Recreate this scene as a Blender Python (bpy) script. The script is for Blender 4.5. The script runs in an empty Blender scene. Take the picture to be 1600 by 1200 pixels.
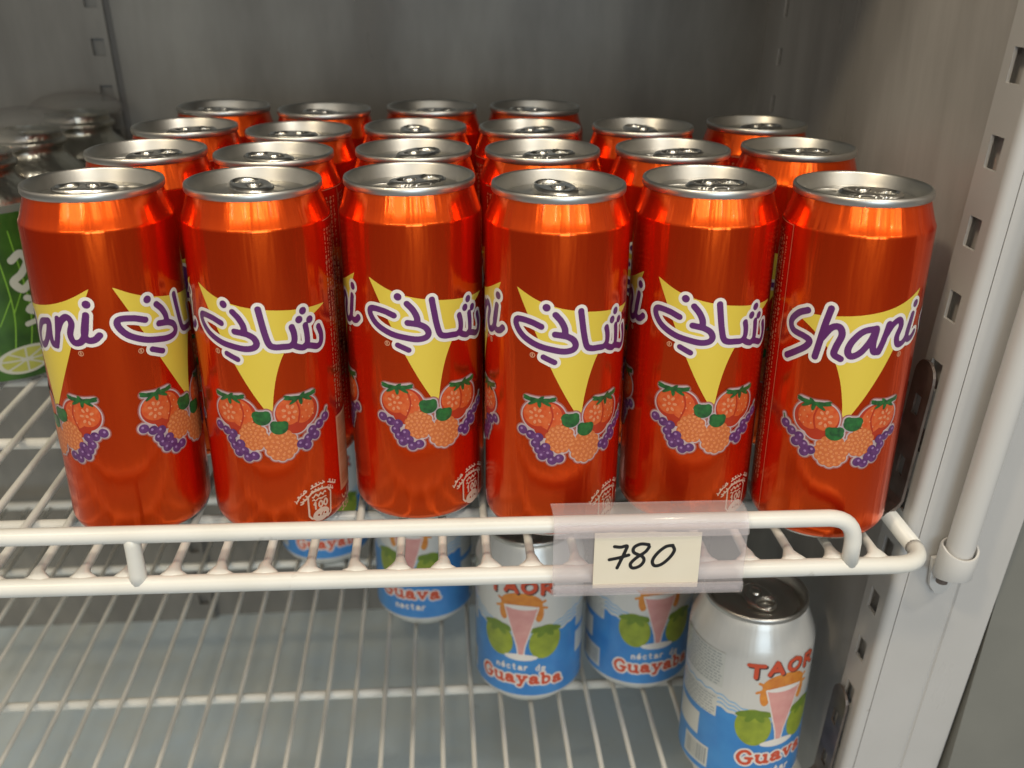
import bpy, math, random
import numpy as np
from mathutils import Matrix, Vector
random.seed(7); rng = np.random.default_rng(7)
PI = math.pi; R_ = math.radians
sc = bpy.context.scene
COL = sc.collection

# ------------------------------------------------------------------ camera
FPX = 1533.0; CAMZ = 0.2252
yaw, pitch, roll = 0.075745, 0.411354, 0.007513
fw = Vector((math.sin(yaw)*math.cos(pitch), math.cos(yaw)*math.cos(pitch), -math.sin(pitch)))
rt = Vector((math.cos(yaw), -math.sin(yaw), 0)); up = rt.cross(fw)
r2 = math.cos(roll)*rt + math.sin(roll)*up; u2 = -math.sin(roll)*rt + math.cos(roll)*up
cd = bpy.data.cameras.new('camera'); cam = bpy.data.objects.new('camera', cd); COL.objects.link(cam)
M = Matrix.Identity(4)
for i in range(3):
    M[i][0] = r2[i]; M[i][1] = u2[i]; M[i][2] = -fw[i]
M[2][3] = CAMZ
cam.matrix_world = M
cd.sensor_fit = 'HORIZONTAL'; cd.sensor_width = 36; cd.lens = FPX/1600*36
cd.clip_start = 0.01; cd.clip_end = 50
cd.dof.use_dof = True; cd.dof.focus_distance = 0.40; cd.dof.aperture_fstop = 10.5
sc.camera = cam

# ------------------------------------------------------------------ room light
w = bpy.data.worlds.new('World'); sc.world = w; w.use_nodes = True
nt = w.node_tree; bg = nt.nodes['Background']
tc = nt.nodes.new('ShaderNodeTexCoord'); sx = nt.nodes.new('ShaderNodeSeparateXYZ')
mr = nt.nodes.new('ShaderNodeMapRange'); mr.inputs['From Min'].default_value = -0.7; mr.inputs['From Max'].default_value = 0.8
cr = nt.nodes.new('ShaderNodeValToRGB')
for k, (p_, c_) in enumerate(((.10, (.30,.30,.29,1)), (.34, (.055,.05,.045,1)), (.72, (.46,.42,.36,1)))):
    el = cr.color_ramp.elements[k] if k < 2 else cr.color_ramp.elements.new(p_)
    el.position = p_; el.color = c_
nt.links.new(tc.outputs['Generated'], sx.inputs[0]); nt.links.new(sx.outputs['Z'], mr.inputs['Value'])
nt.links.new(mr.outputs[0], cr.inputs[0]); nt.links.new(cr.outputs[0], bg.inputs['Color'])
bg.inputs['Strength'].default_value = 1.0

def area(name, loc, target, sx_, sy_, power, col):
    l = bpy.data.lights.new(name, 'AREA'); l.shape = 'RECTANGLE'; l.size = sx_; l.size_y = sy_
    l.energy = power; l.color = col
    o = bpy.data.objects.new(name, l); COL.objects.link(o); o.location = loc
    d = (Vector(target)-Vector(loc)).normalized()
    o.rotation_euler = d.to_track_quat('-Z', 'Y').to_euler()
    return o
area('ceiling_lamp', (-1.0, -0.75, 1.75), (0, .4, 0), .15, .15, 14, (1, .82, .56))
area('ceiling_lamp', (0.75, -0.95, 1.85), (0, .4, 0), .15, .15, 14, (1, .91, .78))
area('shop_window', (0.35, -2.4, 0.35), (0, .4, -.1), 1.2, .9, 25, (.70, .87, 1))
for x_, y_, z_ in ((-1.7,-2.5,1.30), (-.55,-3.1,1.50), (.75,-2.9,1.42), (1.75,-2.3,1.30)):
    area('far_ceiling_lamp', (x_, y_, z_), (0, .4, .1), .09, .09, 3.6, (1, .86, .62))
for x_, y_, z_, sx_, sy_, p_ in ((-.85,-2.2,1.12,1.0,.7,5.2), (.75,-2.5,1.22,1.1,.6,3.4), (1.9,-1.7,1.0,.6,.5,2.2)):
    area('ceiling_panel', (x_, y_, z_), (0, .4, .1), sx_, sy_, p_, (1, .93, .80)).data.shape = 'ELLIPSE'
area('added_top_lamp', (-.05, .02, .98), (-.02, .38, 0), .70, .06, 3.4, (1, .90, .72))  # unseen lamp added overhead so the can shoulders shine

vs = sc.view_settings
vs.view_transform = 'Standard'; vs.look = 'None'; vs.exposure = -0.14; vs.gamma = 1; vs.use_curve_mapping = False
sc.cycles.max_bounces = 10; sc.cycles.glossy_bounces = 6; sc.cycles.transparent_max_bounces = 12
sc.cycles.caustics_reflective = False; sc.cycles.caustics_refractive = False

# ------------------------------------------------------------------ materials
def mat(name, col=(.8,.8,.8), rough=.5, metal=0., spec=.5, coat=0., coatr=.1, noise=None, bump=None, alpha=None, trans=0., ior=1.45):
    """noise=(scale, amount, second colour)   bump=(scale, strength, distance)"""
    m = bpy.data.materials.new(name); m.use_nodes = True; nt = m.node_tree
    b = nt.nodes['Principled BSDF']
    b.inputs['Base Color'].default_value = (*col, 1); b.inputs['Roughness'].default_value = rough
    b.inputs['Metallic'].default_value = metal; b.inputs['Specular IOR Level'].default_value = spec
    b.inputs['Coat Weight'].default_value = coat; b.inputs['Coat Roughness'].default_value = coatr
    b.inputs['Transmission Weight'].default_value = trans; b.inputs['IOR'].default_value = ior
    if alpha is not None: b.inputs['Alpha'].default_value = alpha
    t = nt.nodes.new('ShaderNodeTexCoord')
    if noise:
        n = nt.nodes.new('ShaderNodeTexNoise'); n.inputs['Scale'].default_value = noise[0]; n.inputs['Detail'].default_value = 5
        nt.links.new(t.outputs['Object'], n.inputs['Vector'])
        r = nt.nodes.new('ShaderNodeMapRange'); r.inputs['From Min'].default_value = .35; r.inputs['From Max'].default_value = .7
        r.inputs['To Max'].default_value = noise[1]; nt.links.new(n.outputs['Fac'], r.inputs['Value'])
        x = nt.nodes.new('ShaderNodeMix'); x.data_type = 'RGBA'
        x.inputs['A'].default_value = (*col, 1); x.inputs['B'].default_value = (*noise[2], 1)
        nt.links.new(r.outputs[0], x.inputs['Factor']); nt.links.new(x.outputs['Result'], b.inputs['Base Color'])
    if bump:
        n = nt.nodes.new('ShaderNodeTexNoise'); n.inputs['Scale'].default_value = bump[0]; n.inputs['Detail'].default_value = 4
        nt.links.new(t.outputs['Object'], n.inputs['Vector'])
        bp = nt.nodes.new('ShaderNodeBump'); bp.inputs['Strength'].default_value = bump[1]; bp.inputs['Distance'].default_value = bump[2]
        nt.links.new(n.outputs['Fac'], bp.inputs['Height']); nt.links.new(bp.outputs[0], b.inputs['Normal'])
    return m

def can_bump(m, strength=.35, dist=.00025):
    """faint lengthwise unevenness of the drawn can wall"""
    nt = m.node_tree; b = nt.nodes['Principled BSDF']; N = nt.nodes.new; L = nt.links.new
    t = N('ShaderNodeTexCoord'); s = N('ShaderNodeSeparateXYZ'); L(t.outputs['Object'], s.inputs[0])
    at = N('ShaderNodeMath'); at.operation = 'ARCTAN2'; L(s.outputs['X'], at.inputs[0]); L(s.outputs['Y'], at.inputs[1])
    c = N('ShaderNodeCombineXYZ'); L(at.outputs[0], c.inputs['X'])
    z = N('ShaderNodeMath'); z.operation = 'MULTIPLY'; z.inputs[1].default_value = 4.0; L(s.outputs['Z'], z.inputs[0]); L(z.outputs[0], c.inputs['Y'])
    oi = N('ShaderNodeObjectInfo'); ml = N('ShaderNodeMath'); ml.operation = 'MULTIPLY'; ml.inputs[1].default_value = 37
    L(oi.outputs['Random'], ml.inputs[0]); L(ml.outputs[0], c.inputs['Z'])
    n = N('ShaderNodeTexNoise'); n.inputs['Scale'].default_value = 3.2; n.inputs['Detail'].default_value = 3; L(c.outputs[0], n.inputs['Vector'])
    bp = N('ShaderNodeBump'); bp.inputs['Strength'].default_value = strength; bp.inputs['Distance'].default_value = dist*10
    L(n.outputs['Fac'], bp.inputs['Height']); L(bp.outputs[0], b.inputs['Normal'])
    return m

def light_smear(m, col2, amount, ang):
    nt = m.node_tree; b = nt.nodes['Principled BSDF']; N = nt.nodes.new; L = nt.links.new
    t = N('ShaderNodeTexCoord'); mp = N('ShaderNodeMapping'); mp.inputs['Rotation'].default_value = ang; mp.inputs['Scale'].default_value = (11, 11, 2.2)
    L(t.outputs['Object'], mp.inputs[0]); n = N('ShaderNodeTexNoise'); n.inputs['Scale'].default_value = 1; n.inputs['Detail'].default_value = 6; n.inputs['Roughness'].default_value = .62
    L(mp.outputs[0], n.inputs['Vector']); r = N('ShaderNodeMapRange'); r.inputs['From Min'].default_value = .42; r.inputs['From Max'].default_value = .72; r.inputs['To Max'].default_value = amount
    L(n.outputs['Fac'], r.inputs['Value'])
    src = b.inputs['Base Color'].links[0].from_socket; x = N('ShaderNodeMix'); x.data_type = 'RGBA'; x.inputs['B'].default_value = (*col2, 1)
    L(src, x.inputs['A']); L(r.outputs[0], x.inputs['Factor']); L(x.outputs['Result'], b.inputs['Base Color'])
    q = N('ShaderNodeMapRange'); q.inputs['From Min'].default_value = .3; q.inputs['From Max'].default_value = .7; q.inputs['To Min'].default_value = .22; q.inputs['To Max'].default_value = .5
    L(n.outputs['Fac'], q.inputs['Value']); L(q.outputs[0], b.inputs['Roughness'])
    return m
MT = {}
MT['red_can'] = can_bump(mat('orange_red_metallic_ink', (.90,.125,.008), .235, 1.0, .5, .10, .08), .34)
def add_pigment(m, col, fac):
    """red pigment scattering in the clear metallic ink"""
    nt = m.node_tree; b = nt.nodes['Principled BSDF']; p = nt.nodes.new('ShaderNodeBsdfPrincipled')
    p.inputs['Base Color'].default_value = (*col, 1); p.inputs['Roughness'].default_value = .16; p.inputs['Specular IOR Level'].default_value = .3
    if b.inputs['Normal'].links: nt.links.new(b.inputs['Normal'].links[0].from_socket, p.inputs['Normal'])
    x = nt.nodes.new('ShaderNodeMixShader'); x.inputs[0].default_value = fac
    nt.links.new(b.outputs[0], x.inputs[1]); nt.links.new(p.outputs[0], x.inputs[2])
    nt.links.new(x.outputs[0], nt.nodes['Material Output'].inputs['Surface'])
add_pigment(MT['red_can'], (.62,.015,.005), .24)
MT['alu'] = mat('can_aluminium', (.74,.73,.69), .27, 1, bump=(900,.05,.0002))
MT['alu_dark'] = mat('can_end_aluminium', (.58,.57,.54), .38, 1, noise=(160,.5,(.56,.55,.51)), bump=(700,.08,.0002))
MT['yellow'] = mat('yellow_ink', (.72,.55,.07), .35, .1, .5, .25, .08, noise=(60,.5,(.70,.51,.06)))
MT['ink_white'] = mat('white_ink', (.72,.68,.64), .4, 0, .5, .4, .08)
MT['purple'] = mat('purple_ink', (.105,.020,.125), .35, 0, .5, .4, .08)
MT['halo'] = mat('halo_ink', (.46,.36,.39), .4, .1, .5, .25, .08, noise=(300,1,(.56,.44,.44)))
MT['strawberry'] = mat('strawberry_ink', (.58,.075,.014), .4, .1, .5, .25, .08, noise=(420,.9,(.66,.15,.04)))
MT['strawberry_dark'] = mat('strawberry_shade_ink', (.42,.035,.010), .4, .1, .5, .25, .08)
MT['raspberry_dark'] = mat('raspberry_shade_ink', (.56,.145,.04), .4, .1, .5, .25, .08)
MT['halo_outer'] = mat('halo_edge_ink', (.40,.13,.11), .4, .3, .5, .25, .08)
MT['strawberry_cut'] = mat('strawberry_flesh_ink', (.68,.25,.12), .4, .1, .5, .4, .08)
MT['raspberry'] = mat('raspberry_ink', (.64,.20,.06), .4, .1, .5, .25, .08, noise=(900,1,(.70,.27,.10)))
MT['leaf'] = mat('leaf_ink', (.022,.14,.028), .4, 0, .5, .4, .08, noise=(500,1,(.012,.055,.016)))
MT['grape'] = mat('grape_ink', (.085,.022,.11), .4, 0, .5, .25, .08, noise=(500,.8,(.15,.05,.18)))
MT['grape_light'] = mat('grape_sheen_ink', (.30,.17,.36), .4, 0, .5, .4, .08)
MT['gold'] = mat('pale_gold_ink', (.66,.34,.20), .4, .3, .5, .4, .08)
MT['pale_ink'] = mat('pale_print_ink', (.70,.50,.40), .4, .1, .5, .25, .08)
MT['barcode_bar'] = mat('barcode_bar_ink', (.42,.13,.05), .4, .3, .5, .4, .08)

MT['coat_white'] = mat('white_plastic_coated_wire', (.74,.735,.70), .30, 0, .5, noise=(30,.7,(.66,.65,.60)))
def grime(m, col, scale, thr):
    nt = m.node_tree; b = nt.nodes['Principled BSDF']; N = nt.nodes.new; L = nt.links.new
    t = N('ShaderNodeTexCoord'); n = N('ShaderNodeTexNoise'); n.inputs['Scale'].default_value = scale; n.inputs['Detail'].default_value = 7; n.inputs['Roughness'].default_value = .7
    L(t.outputs['Object'], n.inputs['Vector']); r = N('ShaderNodeMapRange'); r.inputs['From Min'].default_value = thr; r.inputs['From Max'].default_value = thr+.08; r.inputs['To Max'].default_value = .6
    L(n.outputs['Fac'], r.inputs['Value']); src = b.inputs['Base Color'].links[0].from_socket
    x = N('ShaderNodeMix'); x.data_type = 'RGBA'; x.inputs['B'].default_value = (*col, 1); L(src, x.inputs['A']); L(r.outputs[0], x.inputs['Factor']); L(x.outputs['Result'], b.inputs['Base Color'])
grime(MT['coat_white'], (.36,.33,.28), 38, .64)
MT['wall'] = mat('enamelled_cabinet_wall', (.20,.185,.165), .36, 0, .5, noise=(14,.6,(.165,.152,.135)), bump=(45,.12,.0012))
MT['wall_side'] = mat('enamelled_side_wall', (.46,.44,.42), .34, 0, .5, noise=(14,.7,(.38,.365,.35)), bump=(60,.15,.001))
MT['frame'] = mat('white_enamelled_frame', (.52,.51,.50), .38, 0, .5, noise=(25,.5,(.47,.46,.445)), bump=(120,.05,.0006))
MT['floor'] = mat('cabinet_floor', (.58,.70,.79), .36, 0, .5, noise=(9,.9,(.60,.67,.70)), bump=(60,.1,.0006))
light_smear(MT['wall'], (.32,.30,.265), .9, (0,.5,0)); light_smear(MT['wall_side'], (.70,.68,.66), 1.0, (.5,0,0)); light_smear(MT['floor'], (.60,.60,.52), .6, (0,0,.3)); light_smear(MT['frame'], (.56,.54,.52), .6, (.2,.1,0))  # wall streaks are soft light patches painted in; floor and frame get tonal marks
grime(MT['frame'], (.30,.27,.24), 55, .68); grime(MT['wall_side'], (.34,.32,.30), 70, .68); grime(MT['floor'], (.24,.24,.21), 28, .66)
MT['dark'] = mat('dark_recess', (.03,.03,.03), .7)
MT['outside'] = mat('grey_outer_panel', (.20,.20,.18), .55, noise=(20,.6,(.16,.16,.145)))
MT['bracket'] = mat('bracket_steel', (.24,.20,.18), .42, .7, noise=(90,.9,(.13,.105,.09)))
MT['tube'] = mat('frosted_lamp_tube', (.60,.59,.575), .30, 0, .5, .3, .1)
MT['clip'] = mat('white_plastic_clip', (.60,.59,.575), .4)
MT['paper'] = mat('cream_price_paper', (.74,.68,.56), .8, noise=(80,.4,(.70,.63,.50)))
MT['marker'] = mat('black_marker', (.012,.011,.012), .5)
MT['foil'] = mat('silver_foil_neck', (.52,.51,.44), .3, 1, bump=(110,.5,.003))
MT['seam'] = mat('seam_shadow_gap', (.16,.15,.14), .8)

def clear_plastic(name, tint, tfac, rough=.12):
    m = bpy.data.materials.new(name); m.use_nodes = True; nt = m.node_tree; b = nt.nodes['Principled BSDF']
    b.inputs['Base Color'].default_value = (*tint, 1); b.inputs['Roughness'].default_value = rough
    tr = nt.nodes.new('ShaderNodeBsdfTransparent'); tr.inputs[0].default_value = (.95,.93,.94,1)
    mx = nt.nodes.new('ShaderNodeMixShader'); mx.inputs[0].default_value = 1-tfac
    nt.links.new(tr.outputs[0], mx.inputs[1]); nt.links.new(b.outputs[0], mx.inputs[2])
    nt.links.new(mx.outputs[0], nt.nodes['Material Output'].inputs['Surface'])
    return m
MT['holder'] = clear_plastic('clear_tag_plastic', (.86,.83,.84), .82, .06)
MT['pet'] = clear_plastic('clear_bottle_plastic', (.42,.42,.37), .72, .05)

# guava can
MT['g_white'] = can_bump(mat('white_can_lacquer', (.66,.65,.62), .34, .25, .5, .3, .1), .2)
MT['g_blue'] = mat('sky_blue_ink', (.06,.26,.60), .36, .1, .5, .3, .1, noise=(70,.6,(.035,.17,.50)))
MT['g_blue_light'] = mat('pale_blue_ink', (.26,.46,.68), .36, .1, .5, .3, .1)
MT['g_green'] = mat('guava_green_ink', (.30,.36,.035), .4, 0, .5, .3, .1, noise=(160,.9,(.20,.26,.03)))
MT['g_leaf'] = mat('guava_leaf_ink', (.16,.24,.025), .4, 0, .5, .3, .1, noise=(200,.8,(.11,.18,.02)))
MT['g_pink'] = mat('nectar_pink_ink', (.62,.28,.26), .4, 0, .5, .3, .1, noise=(150,.7,(.70,.38,.34)))
MT['g_orange'] = mat('splash_orange_ink', (.66,.26,.04), .4, 0, .5, .3, .1, noise=(260,.8,(.52,.15,.03)))
MT['g_red'] = mat('red_lettering_ink', (.56,.075,.030), .4, 0, .5, .3, .1)
MT['g_navy'] = mat('dark_lettering_shadow_ink', (.07,.035,.03), .4, 0, .5, .3, .1)
MT['g_panel'] = mat('pale_panel_ink', (.58,.58,.54), .45, .1, .5, .3, .1)
MT['g_grey'] = mat('grey_small_print_ink', (.26,.28,.29), .45, 0, .5)
MT['lime_label'] = mat('green_lime_label', (.035,.10,.011), .38, 0, .5, .2, .1, noise=(60,1,(.012,.045,.006)))
MT['lime_flesh'] = mat('lime_flesh_ink', (.34,.34,.07), .4, 0, .5, .2, .1, noise=(120,.8,(.26,.27,.05)))
MT['lime_vein'] = mat('light_green_vein_ink', (.16,.33,.035), .4, 0, .5, .2, .1)
MT['lime_white'] = mat('label_white_ink', (.40,.40,.33), .4, 0, .5, .2, .1)

# ------------------------------------------------------------------ mesh helpers
def mesh(name, V, F, mats, midx=None, smooth=True, sharp=None):
    me = bpy.data.meshes.new(name); me.from_pydata([tuple(v) for v in V], [], F)
    for m in (mats if isinstance(mats, (list, tuple)) else [mats]): me.materials.append(m)
    if midx is not None: me.polygons.foreach_set('material_index', midx)
    if smooth:
        me.polygons.foreach_set('use_smooth', [True]*len(me.polygons))
        if sharp: me.set_sharp_from_angle(angle=R_(sharp))
    me.update(); return me
def obj(name, me, parent=None, loc=None):
    o = bpy.data.objects.new(name, me); COL.objects.link(o)
    if parent is not None: o.parent = parent
    if loc is not None: o.location = loc
    return o
def tag(o, label, cat, group=None):
    o['label'] = label; o['category'] = cat
    if group: o['group'] = group
    return o
def empty(name, loc=(0,0,0), rz=0):
    o = bpy.data.objects.new(name, None); COL.objects.link(o); o.location = loc; o.rotation_euler = (0,0,rz)
    o.empty_display_size = .02; return o
def structure(o): o['kind'] = 'structure'; return o

def lathe(prof, n=96, a0=0.):
    V = []; F = []
    for r, z in prof:
        for k in range(n):
            a = 2*PI*k/n + a0; V.append((r*math.sin(a), -r*math.cos(a), z))
    for i in range(len(prof)-1):
        for k in range(n):
            F.append((i*n+k, i*n+(k+1)%n, (i+1)*n+(k+1)%n, (i+1)*n+k))
    return V, F
def cap(V, F, ring0, n, flip=False):
    f = [ring0+k for k in range(n)]
    F.append(tuple(reversed(f)) if flip else tuple(f))

def tube_path(P, rad, n=14, closed_ends=True, wide=None):
    """tube along points P; rad number or list"""
    P = [Vector(p) for p in P]; V = []; F = []; m = len(P)
    rad = rad if isinstance(rad, (list, tuple)) else [rad]*m
    ref = None
    for i in range(m):
        t = (P[min(i+1,m-1)]-P[max(i-1,0)]).normalized()
        if ref is None:
            ref = Vector((0,0,1)) if abs(t.z) < .9 else Vector((0,1,0))
        a = t.cross(ref).normalized(); b = a.cross(t).normalized(); ref = b
        for k in range(n):
            q = 2*PI*k/n; V.append(P[i]+(wide[i] if wide else rad[i])*math.cos(q)*a+rad[i]*math.sin(q)*b)
    for i in range(m-1):
        for k in range(n):
            F.append((i*n+k, (i+1)*n+k, (i+1)*n+(k+1)%n, i*n+(k+1)%n))
    if closed_ends:
        F.append(tuple(range(n))); F.append(tuple(reversed(range((m-1)*n, m*n))))
    return V, F
def corner(a, c, b, r, n=8):
    """arc of radius about r that rounds the corner c between a and b"""
    a, c, b = Vector(a), Vector(c), Vector(b); u = (a-c).normalized(); v = (b-c).normalized()
    p, q = c+u*r, c+v*r
    return [((1-t)**2*p + 2*t*(1-t)*(c*.92+(p+q)*.04) + t*t*q) for t in [i/n for i in range(n+1)]]
def box(x0, x1, y0, y1, z0, z1, b=0.0):
    V = [(x,y,z) for x in (x0,x1) for y in (y0,y1) for z in (z0,z1)]
    F = [(0,1,3,2),(4,6,7,5),(0,4,5,1),(2,3,7,6),(0,2,6,4),(1,5,7,3)]
    return V, F
def bevel_mesh(name, V, F, m, width, seg=2, **k):
    import bmesh
    me = mesh(name, V, F, m, smooth=False); bm = bmesh.new(); bm.from_mesh(me)
    bmesh.ops.recalc_face_normals(bm, faces=bm.faces)
    bmesh.ops.bevel(bm, geom=list(bm.edges), offset=width, segments=seg, profile=.5, affect='EDGES')
    bm.to_mesh(me); bm.free()
    me.polygons.foreach_set('use_smooth', [True]*len(me.polygons)); me.set_sharp_from_angle(angle=R_(40)); return me
def join(parts):
    V = []; F = []
    for v, f in parts:
        o = len(V); V += list(v); F += [tuple(i+o for i in q) for q in f]
    return V, F

# ---- flat print: 2-D shapes as signed distances, meshed by marching squares and wrapped round the can
def crom(P, n=8):
    P = [np.array(p, float) for p in P]; Q = []
    if len(P) < 3: return np.array(P)
    E = [2*P[0]-P[1]] + P + [2*P[-1]-P[-2]]
    for i in range(1, len(E)-2):
        for t in np.linspace(0, 1, n, endpoint=False):
            a, b, c, d = E[i-1], E[i], E[i+1], E[i+2]
            Q.append(.5*((2*b)+(-a+c)*t+(2*a-5*b+4*c-d)*t*t+(-a+3*b-3*c+d)*t**3))
    Q.append(P[-1]); return np.array(Q)
class Grid:
    def __init__(s, x0, x1, y0, y1, h):
        s.xs = np.arange(x0, x1+h, h); s.ys = np.arange(y0, y1+h, h); s.X, s.Y = np.meshgrid(s.xs, s.ys)
    def far(s): return np.full(s.X.shape, 1e3)
    def stroke(s, P, r, smooth=True):
        Q = crom(P) if smooth else np.array(P, float); D = s.far()
        for a, b in zip(Q[:-1], Q[1:]):
            d = b-a; L = d@d + 1e-12
            t = np.clip(((s.X-a[0])*d[0]+(s.Y-a[1])*d[1])/L, 0, 1)
            D = np.minimum(D, np.hypot(s.X-a[0]-t*d[0], s.Y-a[1]-t*d[1]))
        return D-r
    def disc(s, c, rx, ry=None, ang=0):
        ry = ry or rx; dx = s.X-c[0]; dy = s.Y-c[1]; ca, sa = math.cos(ang), math.sin(ang)
        u = (dx*ca+dy*sa)/rx; v = (-dx*sa+dy*ca)/ry; k = np.hypot(u, v)
        return (k-1)*min(rx, ry)
    def poly(s, P):
        P = np.array(P, float); ins = np.zeros(s.X.shape, bool); D = s.far()
        for a, b in zip(P, np.roll(P, -1, 0)):
            d = b-a; L = d@d+1e-12; t = np.clip(((s.X-a[0])*d[0]+(s.Y-a[1])*d[1])/L, 0, 1)
            D = np.minimum(D, np.hypot(s.X-a[0]-t*d[0], s.Y-a[1]-t*d[1]))
            c = (a[1] > s.Y) != (b[1] > s.Y)
            with np.errstate(divide='ignore', invalid='ignore'):
                xx = (b[0]-a[0])*(s.Y-a[1])/(b[1]-a[1])+a[0]
            ins ^= c & (s.X < xx)
        return np.where(ins, -D, D)
    def msq(s, D):
        """filled region D<0 -> list of 2-D verts, faces"""
        V = []; F = []; key = {}
        ins = D < 0; ny, nx = D.shape
        any_ = ins[:-1,:-1] | ins[1:,:-1] | ins[:-1,1:] | ins[1:,1:]
        def vert(k, x, y):
            if k not in key: key[k] = len(V); V.append((x, y))
            return key[k]
        for j, i in zip(*np.nonzero(any_)):
            cs = ((j,i),(j,i+1),(j+1,i+1),(j+1,i)); f = []
            for q in range(4):
                a, b = cs[q], cs[(q+1)%4]
                if ins[a]: f.append(vert(a, s.xs[a[1]], s.ys[a[0]]))
                if ins[a] != ins[b]:
                    k = (a,b) if a < b else (b,a); da, db = D[k[0]], D[k[1]]; t = da/(da-db)
                    t = min(max(t,.02),.98)
                    x = s.xs[k[0][1]]*(1-t)+s.xs[k[1][1]]*t; y = s.ys[k[0][0]]*(1-t)+s.ys[k[1][0]]*t
                    f.append(vert(k, x, y))
            if len(f) > 2: F.append(tuple(f))
        return V, F
def wrap(V2, R, layer, th0=0.):
    """(s, z) in mm -> cylinder of radius R mm; th0 in degrees"""
    out = []; r = (R + layer)/1000
    for s_, z in V2:
        a = s_/R + R_(th0); out.append((r*math.sin(a), -r*math.cos(a), z/1000))
    return out
def decal(name, G, layers, R, th0=0., base=.05, step=.05, flip=False):
    """layers: list of (distance field, material) stacked outward -> one mesh"""
    V = []; F = []; mi = []; ms = []
    for k, (D, m) in enumerate(layers):
        v, f = G.msq(D)
        if flip: v = [(-x, y) for x, y in v]; f = [tuple(reversed(q)) for q in f]
        o = len(V); V += wrap(v, R, base+step*k, th0); F += [tuple(i+o for i in q) for q in f]
        if m not in ms: ms.append(m)
        mi += [ms.index(m)]*len(f)
    return mesh(name, V, F, ms, mi)
mn = lambda *a: np.minimum.reduce(list(a))

# ================================================================== the cabinet (setting)
TL = .119                                     # the cabinet leans a little against the shelf
def cab(x, v, z): return (x, v - TL*(z-.13), z)
def plate(us, vs, holes, put):
    """grid plate over breakpoints us x vs; cells listed in holes stay open.  put(u, v, d) -> 3-D, d = depth"""
    V = []; F = []; nu, nv = len(us), len(vs)
    for d in (0, 1):
        for j in range(nv):
            for i in range(nu): V.append(put(us[i], vs[j], d))
    I = lambda i, j, d: d*nu*nv + j*nu + i
    solid = lambda i, j: 0 <= i < nu-1 and 0 <= j < nv-1 and (i, j) not in holes
    for j in range(nv-1):
        for i in range(nu-1):
            if not solid(i, j): continue
            F.append((I(i,j,0), I(i+1,j,0), I(i+1,j+1,0), I(i,j+1,0)))
            F.append((I(i,j,1), I(i,j+1,1), I(i+1,j+1,1), I(i+1,j,1)))
            for di, dj, a, b in ((0,-1,(i,j),(i+1,j)), (1,0,(i+1,j),(i+1,j+1)), (0,1,(i+1,j+1),(i,j+1)), (-1,0,(i,j+1),(i,j))):
                if not solid(i+di, j+dj): F.append((I(*a,0), I(*a,1), I(*b,1), I(*b,0)))
    return V, F
def slots(z0, pitch, n, h):
    zs = []
    for k in range(n): zs += [z0+k*pitch-h/2, z0+k*pitch+h/2]
    return zs

ZF, ZT = -.36, .42                            # floor of the bay and its low, unseen shading roof
VB = .739                                     # back wall
def quadplate(name, pts, thick, m):
    """slab from four corners, thickness along its normal"""
    P = [Vector(p) for p in pts]; n = (P[1]-P[0]).cross(P[3]-P[0]).normalized()*thick
    V = P + [p-n for p in P]
    F = [(0,1,2,3),(7,6,5,4),(0,4,5,1),(1,5,6,2),(2,6,7,3),(3,7,4,0)]
    return mesh(name, V, F, m, smooth=False)
XL = -.75
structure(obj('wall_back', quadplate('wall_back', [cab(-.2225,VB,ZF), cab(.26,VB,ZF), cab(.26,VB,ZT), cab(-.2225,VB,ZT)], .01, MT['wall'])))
# pilaster with slots left of the seam
us = [XL, -.2335, -.2245, -.2185-.0095]; us = [XL, -.2365, -.2285, -.2262]
zs = [ZF] + slots(-.3056+.0002, .0313, 18, .0115)
zs = [ZF] + [z for z in slots(.1345-.0313*15, .0313, 25, .0115)] + [ZT]
us = [XL, -.2355, -.2270, -.2235]
hol = {(1, 1+2*k) for k in range(25)}
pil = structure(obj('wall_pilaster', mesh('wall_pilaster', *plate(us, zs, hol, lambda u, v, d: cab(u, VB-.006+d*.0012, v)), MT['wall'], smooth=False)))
obj('recess', mesh('recess', *join([box(-.240,-.2245,0,.001,0,1)]), MT['dark'], smooth=False), pil)
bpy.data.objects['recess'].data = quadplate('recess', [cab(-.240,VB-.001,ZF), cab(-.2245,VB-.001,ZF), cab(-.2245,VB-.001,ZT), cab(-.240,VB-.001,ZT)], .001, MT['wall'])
obj('seam', quadplate('seam', [cab(-.2233,VB-.0035,ZF), cab(-.2205,VB-.0008,ZF), cab(-.2205,VB-.0008,ZT), cab(-.2233,VB-.0035,ZT)], .0006, MT['seam']), pil)

# right wall with a slot column near the back, flaring slightly outward
xr = lambda v: .2095 + (v-.366)*.0262/.373
us = [.3665, .684, .692, .7375]
zs = [ZF] + slots(.1325-.0313*15, .0313, 26, .0115); zs = [z for z in zs if z < ZT-.01]
if len(zs) % 2 == 0: zs = zs[:-1]
ns = (len(zs)-1)//2; zs += [ZT]
hol = {(1, 1+2*k) for k in range(ns)}
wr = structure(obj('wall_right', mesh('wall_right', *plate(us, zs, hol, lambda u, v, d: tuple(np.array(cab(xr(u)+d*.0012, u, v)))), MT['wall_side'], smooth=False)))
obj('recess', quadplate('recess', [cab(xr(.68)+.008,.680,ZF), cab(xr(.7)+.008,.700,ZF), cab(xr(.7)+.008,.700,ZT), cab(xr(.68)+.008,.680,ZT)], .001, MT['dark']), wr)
structure(obj('floor', quadplate('floor', [(XL,.30,ZF),(.26,.30,ZF),(.26,.85,ZF),(XL,.85,ZF)], .01, MT['floor'])))
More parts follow.
